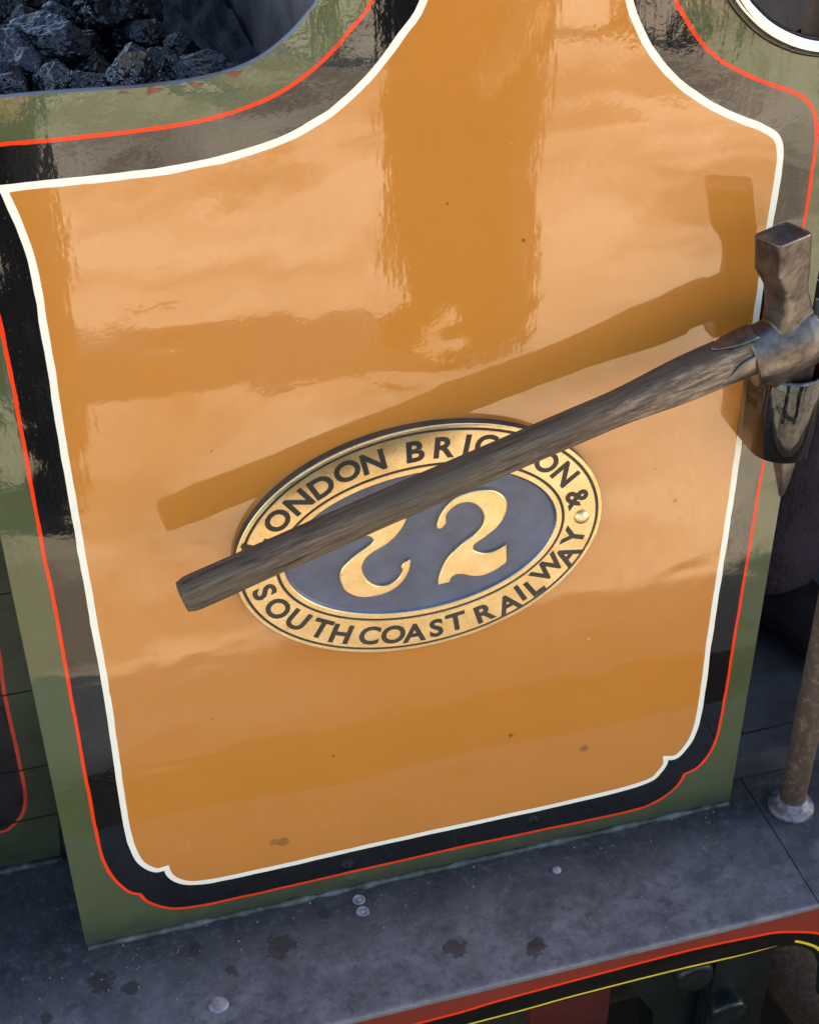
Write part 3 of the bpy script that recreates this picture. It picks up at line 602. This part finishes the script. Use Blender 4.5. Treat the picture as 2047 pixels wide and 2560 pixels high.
# ------------------------------------------------------------------ coal hammer resting across the plate
H0, H1 = Vector((-.0835, -.0725, .5965)), Vector((.555, -.0550, .7815))
HAM = empty('coal_hammer', H0); tag(HAM, 'worn coal pick hammer standing in the black pocket, wooden handle slanting across the oval plate', 'hammer')
ax = (H1-H0); L_ = ax.length; ex = ax.normalized(); ez = (Vector((0, 0, 1))-ex*ex.z).normalized(); ey = ez.cross(ex)
HM = Matrix((ex, ey, ez)).transposed().to_4x4(); HM.translation = H0
bm = bmesh.new(); loops = []; N = 90; K = 36
for i in range(N+1):
    t = i/N; x = t*L_
    g = max(0, min(1, (t-.72)/.17)); g = g*g*(3-2*g); rz_ = .0180-.0012*math.sin(min(1, t/.8)*math.pi)*.6+.0060*g-(.004 if t > .925 else 0); ry = .0160+.0034*g-(.002 if t > .925 else 0)
    if t < .026:
        k = t/.026; s = .84+.16*math.sqrt(max(0, 1-(1-k)**2)); rz_ *= s; ry *= s
    lp = []
    for j in range(K):
        a = 2*math.pi*j/K; c, s = math.cos(a), math.sin(a); e = 2/3.0
        yy = ry*math.copysign(abs(c)**e, c); zz = rz_*math.copysign(abs(s)**e, s)
        nn = 1+.025*noise.noise(Vector((x*14, yy*60, zz*60)))
        lp.append(Vector((x, yy*nn, zz*nn+.0012*math.sin(t*5))))
    loops.append(lp)
rings(bm, loops)
hd = obj('handle', bm, WOOD, None, True); hd.parent = HAM; hd.matrix_parent_inverse = Matrix.Identity(4)
hd.matrix_local = Matrix.Translation(-H0) @ HM
# head: forged poll, eye barrel and pick in one skin
def rsec(cx, cy, z, a, b, rot, p=5, n=32):
    out = []
    for k in range(n):
        t = 2*math.pi*k/n; c, s = math.cos(t), math.sin(t); e = 2/p
        u = a*math.copysign(abs(c)**e, c); v = b*math.copysign(abs(s)**e, s)
        out.append(Vector((cx+u*math.cos(rot)-v*math.sin(rot), cy+u*math.sin(rot)+v*math.cos(rot), z)))
    return out
bm = bmesh.new(); r1 = rad(22)
secs = [(.561, -.0475, .9015, .0215, .0150, r1, 7), (.561, -.0475, .9035, .0238, .0172, r1, 8), (.561, -.0475, .9015, .0250, .0182, r1, 9), (.563, -.0480, .885, .0248, .0182, r1, 10), (.565, -.0485, .866, .0245, .0182, r1, 10),
        (.568, -.0490, .857, .0225, .0178, r1, 7), (.571, -.0495, .846, .0190, .0172, r1, 6), (.574, -.0500, .834, .0195, .0172, r1, 6), (.577, -.0510, .820, .0215, .0180, r1, 6),
        (.581, -.0515, .800, .0270, .0200, rad(12), 4), (.583, -.0520, .785, .030, .022, 0, 4), (.586, -.0500, .755, .028, .022, 0, 4),
        (.592, -.0460, .738, .0255, .0185, 0, 4), (.5945, -.0440, .726, .0245, .0165, 0, 4), (.597, -.0425, .71, .018, .015, 0, 5), (.600, -.044, .68, .0150, .0130, 0, 6), (.602, -.048, .64, .0125, .0105, rad(20), 6), (.603, -.0520, .615, .0110, .0085, rad(20), 6), (.6045, -.0530, .595, .0075, .0055, rad(20), 6), (.6045, -.0540, .574, .0028, .0022, rad(20), 4), (.6045, -.0540, .5715, .001, .001, 0, 3)]
rings(bm, [rsec(*s) for s in secs]); bmesh.ops.recalc_face_normals(bm, faces=bm.faces)
b2 = bmesh.new(); loops = []
yb = -.0545
for x, rz_, ry in ((.5365, .0255, .0195), (.5368, .0300, .0240), (.5380, .0325, .0262), (.5430, .0335, .0270), (.56, .0350, .0282), (.585, .0358, .0288), (.600, .0350, .0280), (.611, .0315, .0255), (.6175, .0255, .0205), (.6195, .018, .014)):
    lp = []
    for k in range(40):
        a = 2*math.pi*k/40; p = Vector((x, yb+ry*math.cos(a), .7760+.27*(x-.58)+rz_*math.sin(a))); p.x -= .010*math.sin(a)*.9
        lp.append(p)
    loops.append(lp)
rings(b2, loops); bmesh.ops.recalc_face_normals(b2, faces=b2.faces)
tm = bpy.data.meshes.new('t'); b2.to_mesh(tm); bm.from_mesh(tm); b2.free(); bpy.data.meshes.remove(tm)
for v in bm.verts:
    k = max(0, (v.co.z-.80)/.10); v.co += Vector((-.0086*k, -.0145*k, .008*k))-H0     # the poll leans out from the sheet
ho = obj('hammer_head', bm, IRON, HAM, True)
md = ho.modifiers.new('blend', 'REMESH'); md.mode = 'VOXEL'; md.voxel_size = .0010; md.use_smooth_shade = True
md = ho.modifiers.new('soft', 'SMOOTH'); md.factor = .5; md.iterations = 2
# two leaf shaped langets between handle and eye
for a0 in (rad(98), rad(203)):
    bm = bmesh.new(); loops = []
    for i in range(13):
        t = i/12; x = L_-.062+.050*t; wv = .02+.52*math.sin(min(1, t*1.25)*math.pi/2)**.8; lp = []
        for k in range(15):
            a = a0+(k-7)/7*wv; c, q = math.cos(a), math.sin(a); lp.append(Vector((x, .0212*math.copysign(abs(c)**.75, c), .0262*math.copysign(abs(q)**.75, q))))
        lp += [Vector((p.x, p.y*.86, p.z*.86)) for p in reversed(lp)]
        loops.append(lp)
    rings(bm, loops); bmesh.ops.recalc_face_normals(bm, faces=bm.faces)
    lo = obj('langet', bm, IRON, HAM, True); lo.matrix_local = Matrix.Translation(-H0) @ HM

# ------------------------------------------------------------------ coal
def rock(seed, r, squash=(1, 1, 1)):
    rg = random.Random(seed); bm = bmesh.new(); bmesh.ops.create_icosphere(bm, subdivisions=5, radius=1)
    pl = []
    for _ in range(9):
        v = Vector((rg.gauss(0, 1), rg.gauss(0, 1), rg.gauss(0, 1))).normalized(); pl.append((v, rg.uniform(.72, 1.0)))
    for v in bm.verts:
        d = v.co.normalized(); R = 1.12
        for nn, dd in pl:
            k = nn.dot(d)
            if k > .05: R = min(R, dd/k)
        o = Vector((seed*3.1, 0, 0))
        R *= 1+.10*noise.noise(d*2.2+o)+.06*noise.noise(d*5+o)+.035*noise.noise(d*12+o)
        R += .035*abs(noise.noise(d*8+o*2))
        v.co = Vector((d.x*squash[0], d.y*squash[1], d.z*squash[2]))*R*r
    return bm
CL = ['small coal lump half hidden at the lower left corner of the bunker opening', 'large dark coal lump behind the lower left corner lump', 'broad coal lump, second row, left of the tall peaked lump',
 'small rounded coal lump high between two larger ones', 'pointed cone shaped coal lump resting on the sheet edge', 'sloping coal lump just right of the pointed cone lump', 'tall peaked coal lump standing alone at the middle of the rim',
 'small coal lump tucked behind the right of the tall peaked lump', 'craggy narrow coal lump left of the wide one beside the steel wall', 'wide low coal lump touching the steel wall at the rim', 'big shiny coal lump glinting blue at the top of the heap',
 'dull coal lump in the top left corner of the heap', 'coal lump between the top left corner lump and the shiny one', 'dark coal lump at the top right against the steel wall', 'small coal lump left of the pointed cone lump, second row',
 'coal lump in shadow under the shiny lump', 'coal lump in the middle of the heap behind the sloping lump', 'coal lump low at the back under the dark hollow', 'coal lump at the back right beside the hollow', 'coal lump on the far left edge of the picture', 'crumb sized coal lump between the tall lump and the craggy one on the rim', 'coal lump near the steel wall above the craggy lump', 'coal lump in the middle left behind the broad lump']
SQ = {6: (.85, .8, 1.15), 4: (.85, .8, 1.15), 9: (1.35, .8, .8), 2: (1.2, 1, .8), 8: (.75, .8, 1.05)}
for i, (x, y, z, r) in enumerate(COAL_P):
    drop = .008 if i in (4, 5, 6, 8, 9, 20) else 0
    o = obj('coal_lump', rock(i+3, r*1.2, SQ.get(i, (1, 1, .9))), COAL); o.location = (x, y+max(0, r*.9-y+.012), z-drop)
    o.rotation_euler = (0, 0, i*1.3 if i not in SQ else 0); tag(o, CL[i], 'coal lump', 'coal lumps heaped in the bunker')
rg = random.Random(77); protos = []
for i in range(46):
    x = rg.uniform(-.235, .10); y = rg.uniform(.05, .75); r = rg.uniform(.026, .045)
    top = 1.075-.10*min(1, max(0, (x+.02)/.1))*(1 if y > .12 else 0)-.10*(y > .3)*(x > -.07)-.03*(y > .5)
    z = min(top, 1.10)-r-rg.uniform(.0, .03)-(.012 if y < .15 else 0)
    if len(protos) < 8:
        o = obj('coal_lump', rock(100+i, .034), COAL); protos.append(o)
    else: o = protos[i % 8].copy(); COL.objects.link(o)
    o.location = (x, max(y, r+.014), z); o.rotation_euler = (rg.uniform(0, 6), rg.uniform(0, 6), rg.uniform(0, 6)); o.scale = (r/.034,)*3
    tag(o, 'dark coal lump buried under the larger lumps of the heap', 'coal lump', 'buried coal lumps')
bm = bmesh.new(); G = 40
gv = [[bm.verts.new((-.244+.371*i/G, .0096+1.4*j/G, .985+.02*noise.noise(Vector((i*.6, j*.8, 0)))-.03*(i/G)*(j > 6))) for j in range(G+1)] for i in range(G+1)]
for i in range(G):
    for j in range(G): bm.faces.new((gv[i][j], gv[i+1][j], gv[i+1][j+1], gv[i][j+1]))
tag(obj('coal_slack', bm, DUST, None, True), 'fine black coal slack lying under the lumps in the bunker', 'coal', kind='stuff')
# ------------------------------------------------------------------ people
CLOTH = {}
def cloth(col, name):
    if name not in CLOTH: CLOTH[name] = simple(name, col, .85, ns=9, bd=.025, bs=11, spec=.2)
    return CLOTH[name]
SKIN = simple('skin', (.42, .24, .16), .5, bd=.0004, spec=.4)
HAIR = simple('dark hair', (.03, .02, .014), .6, bd=.003, bs=200)
def skinned(name, verts, edges, radii, mat, parent, sub=2):
    me = bpy.data.meshes.new(name); me.from_pydata(verts, edges, []); o = link(name, me, mat, parent)
    md = o.modifiers.new('skin', 'SKIN'); md.use_smooth_shade = True; md.branch_smoothing = .6
    for v, r in zip(me.skin_vertices[0].data, radii): v.radius = r if isinstance(r, tuple) else (r, r)
    me.skin_vertices[0].data[0].use_root = True
    md = o.modifiers.new('sub', 'SUBSURF'); md.levels = sub; md.render_levels = sub
    return o
def person(loc, rz, label, trouser, jacket, hands, stance=.11, lean=0.0, drape=1.0):
    P = empty('person', loc); P.rotation_euler = (0, 0, rz); tag(P, label, 'person')
    s = stance
    # skeleton: faces +Y locally
    J = dict(pel=(0, 0, .95), chest=(0, .01+lean, 1.32), neck=(0, .02+lean, 1.50), head=(0, .05+lean, 1.64), crown=(0, .04+lean, 1.76))
    Lh, Rh = Vector(hands[0]), Vector(hands[1]); sh = [Vector((-.19, .01+lean, 1.43)), Vector((.19, .01+lean, 1.43))]
    V = [J['pel'], J['chest'], J['neck'], J['head'], J['crown']]; E = [(0, 1), (1, 2), (2, 3), (3, 4)]; Rr = [(.15, .11), (.17, .115), .055, (.080, .095), (.062, .075)]
    for sd_, h in ((0, Lh), (1, Rh)):
        a = sh[sd_]; el = (a+h)/2+Vector((.05*(1 if sd_ else -1), -.06, -.10)); b = len(V); V += [tuple(a), tuple(el), tuple(h)]; E += [(1, b), (b, b+1), (b+1, b+2)]; Rr += [.060, .046, .028]
        d = (h-el).normalized(); up = Vector((0, 0, 1)); sidev = d.cross(up).normalized()
        pb = len(V); V.append(tuple(h+d*.07)); Rr.append((.038, .016)); E.append((b+2, pb))
        for f in range(4):
            q = h+d*(.11)+sidev*(.030-.020*f); q2 = h+d*(.11+(.055, .068, .062, .045)[f])+sidev*(.034-.022*f)-up*.02
            k = len(V); V += [tuple(q), tuple(q2)]; Rr += [.0095, .0075]; E += [(pb, k), (k, k+1)]
        k = len(V); q = h+d*.05+sidev*.045; V += [tuple(q), tuple(q+d*.045+sidev*.012)]; Rr += [.012, .0085]; E += [(b+2, k), (k, k+1)]
    for x in (-s, s):
        b = len(V); V += [(x*.9, 0, .86), (x, .02, .49), (x, .0, .09), (x, .12, .04)]; E += [(0, b), (b, b+1), (b+1, b+2), (b+2, b+3)]; Rr += [.09, .058, .036, .024]
    body = skinned('body', V, E, Rr, SKIN, P, 1)
    tv = [(0, 0, .98)]; te = []; tr = [(.165, .125)]
    for x in (-s, s):
        b = len(tv); tv += [(x*.95, 0, .84), (x*1.02, .025, .49), (x*1.02, .0, .16), (x*1.02, .015, .055)]; te += [(0, b), (b, b+1), (b+1, b+2), (b+2, b+3)]; tr += [(.105*drape, .11*drape), .080*drape, .078*drape, .082*drape]
    skinned('trousers', tv, te, tr, trouser, P)
    jv = [(0, .0, .86), (0, .0, 1.05), (0, .01+lean, 1.34), (0, .02+lean, 1.47)]; je = [(0, 1), (1, 2), (2, 3)]; jr = [(.185, .135), (.175, .13), (.20, .135), (.085, .075)]
    for sd_, h in ((0, Lh), (1, Rh)):
        a = sh[sd_]; el = (a+h)/2+Vector((.05*(1 if sd_ else -1), -.06, -.10)); b = len(jv); wv = h+(el-h)*.12; jv += [tuple(a), tuple(el), tuple(wv)]; je += [(2, b), (b, b+1), (b+1, b+2)]; jr += [.080, .062, .045]
    skinned('jacket', jv, je, jr, jacket, P)
    for x in (-s, s):
        skinned('boot', [(x*1.02, -.06, .045), (x*1.02, .06, .05), (x*1.04, .19, .035), (x*1.02, -.01, .12)], [(0, 1), (1, 2), (0, 3)], [(.052, .048), (.058, .052), (.052, .036), (.052, .052)], DBLACK, P)
    bm = bmesh.new(); bmesh.ops.create_uvsphere(bm, u_segments=24, v_segments=16, radius=1)
    for v in bm.verts: v.co = Vector((v.co.x*.086, v.co.y*.103-.006+.04+lean, v.co.z*.10+1.70))
    for f in [f for f in bm.faces if f.calc_center_median().z < 1.70 and f.calc_center_median().y > .03+lean]: bm.faces.remove(f)
    obj('hair', bm, HAIR, P, True)
    return P
person((.93, .36, .048), rad(200), 'person in dark plum overalls standing in the cab doorway behind the sheet', cloth((.024, .017, .025), 'plum overall cloth'), cloth((.040, .028, .042), 'plum jacket cloth'), [(-.25, .18, .95), (.25, .2, 1.0)], .10, 0, 1.12)
person((.835, -1.86, PZ), rad(62), 'person in dark jacket and trousers standing on the platform, mirrored in the ochre paint', cloth((.015, .015, .02), 'navy cloth'), cloth((.02, .017, .016), 'dark jacket cloth'), [(-.27, .1, .88), (.27, .12, .90)], .105, 0, 1.32)
person((2.2, -3.75, PZ), rad(20), 'person in salmon pink top on the platform, mirrored at the upper right of the paint', cloth((.75, .24, .16), 'salmon skirt cloth'), cloth((.75, .22, .14), 'salmon cloth'), [(-.25, .1, .92), (.25, .12, .95)], .13)
person((-.285, -1.50, PZ), 0, 'person in dark clothes behind the camera holding it up in both hands', cloth((.02, .02, .024), 'black denim'), cloth((.035, .03, .028), 'brown coat cloth'), [(-.04, -.02, 1.74), (.18, -.02, 1.74)], .10)
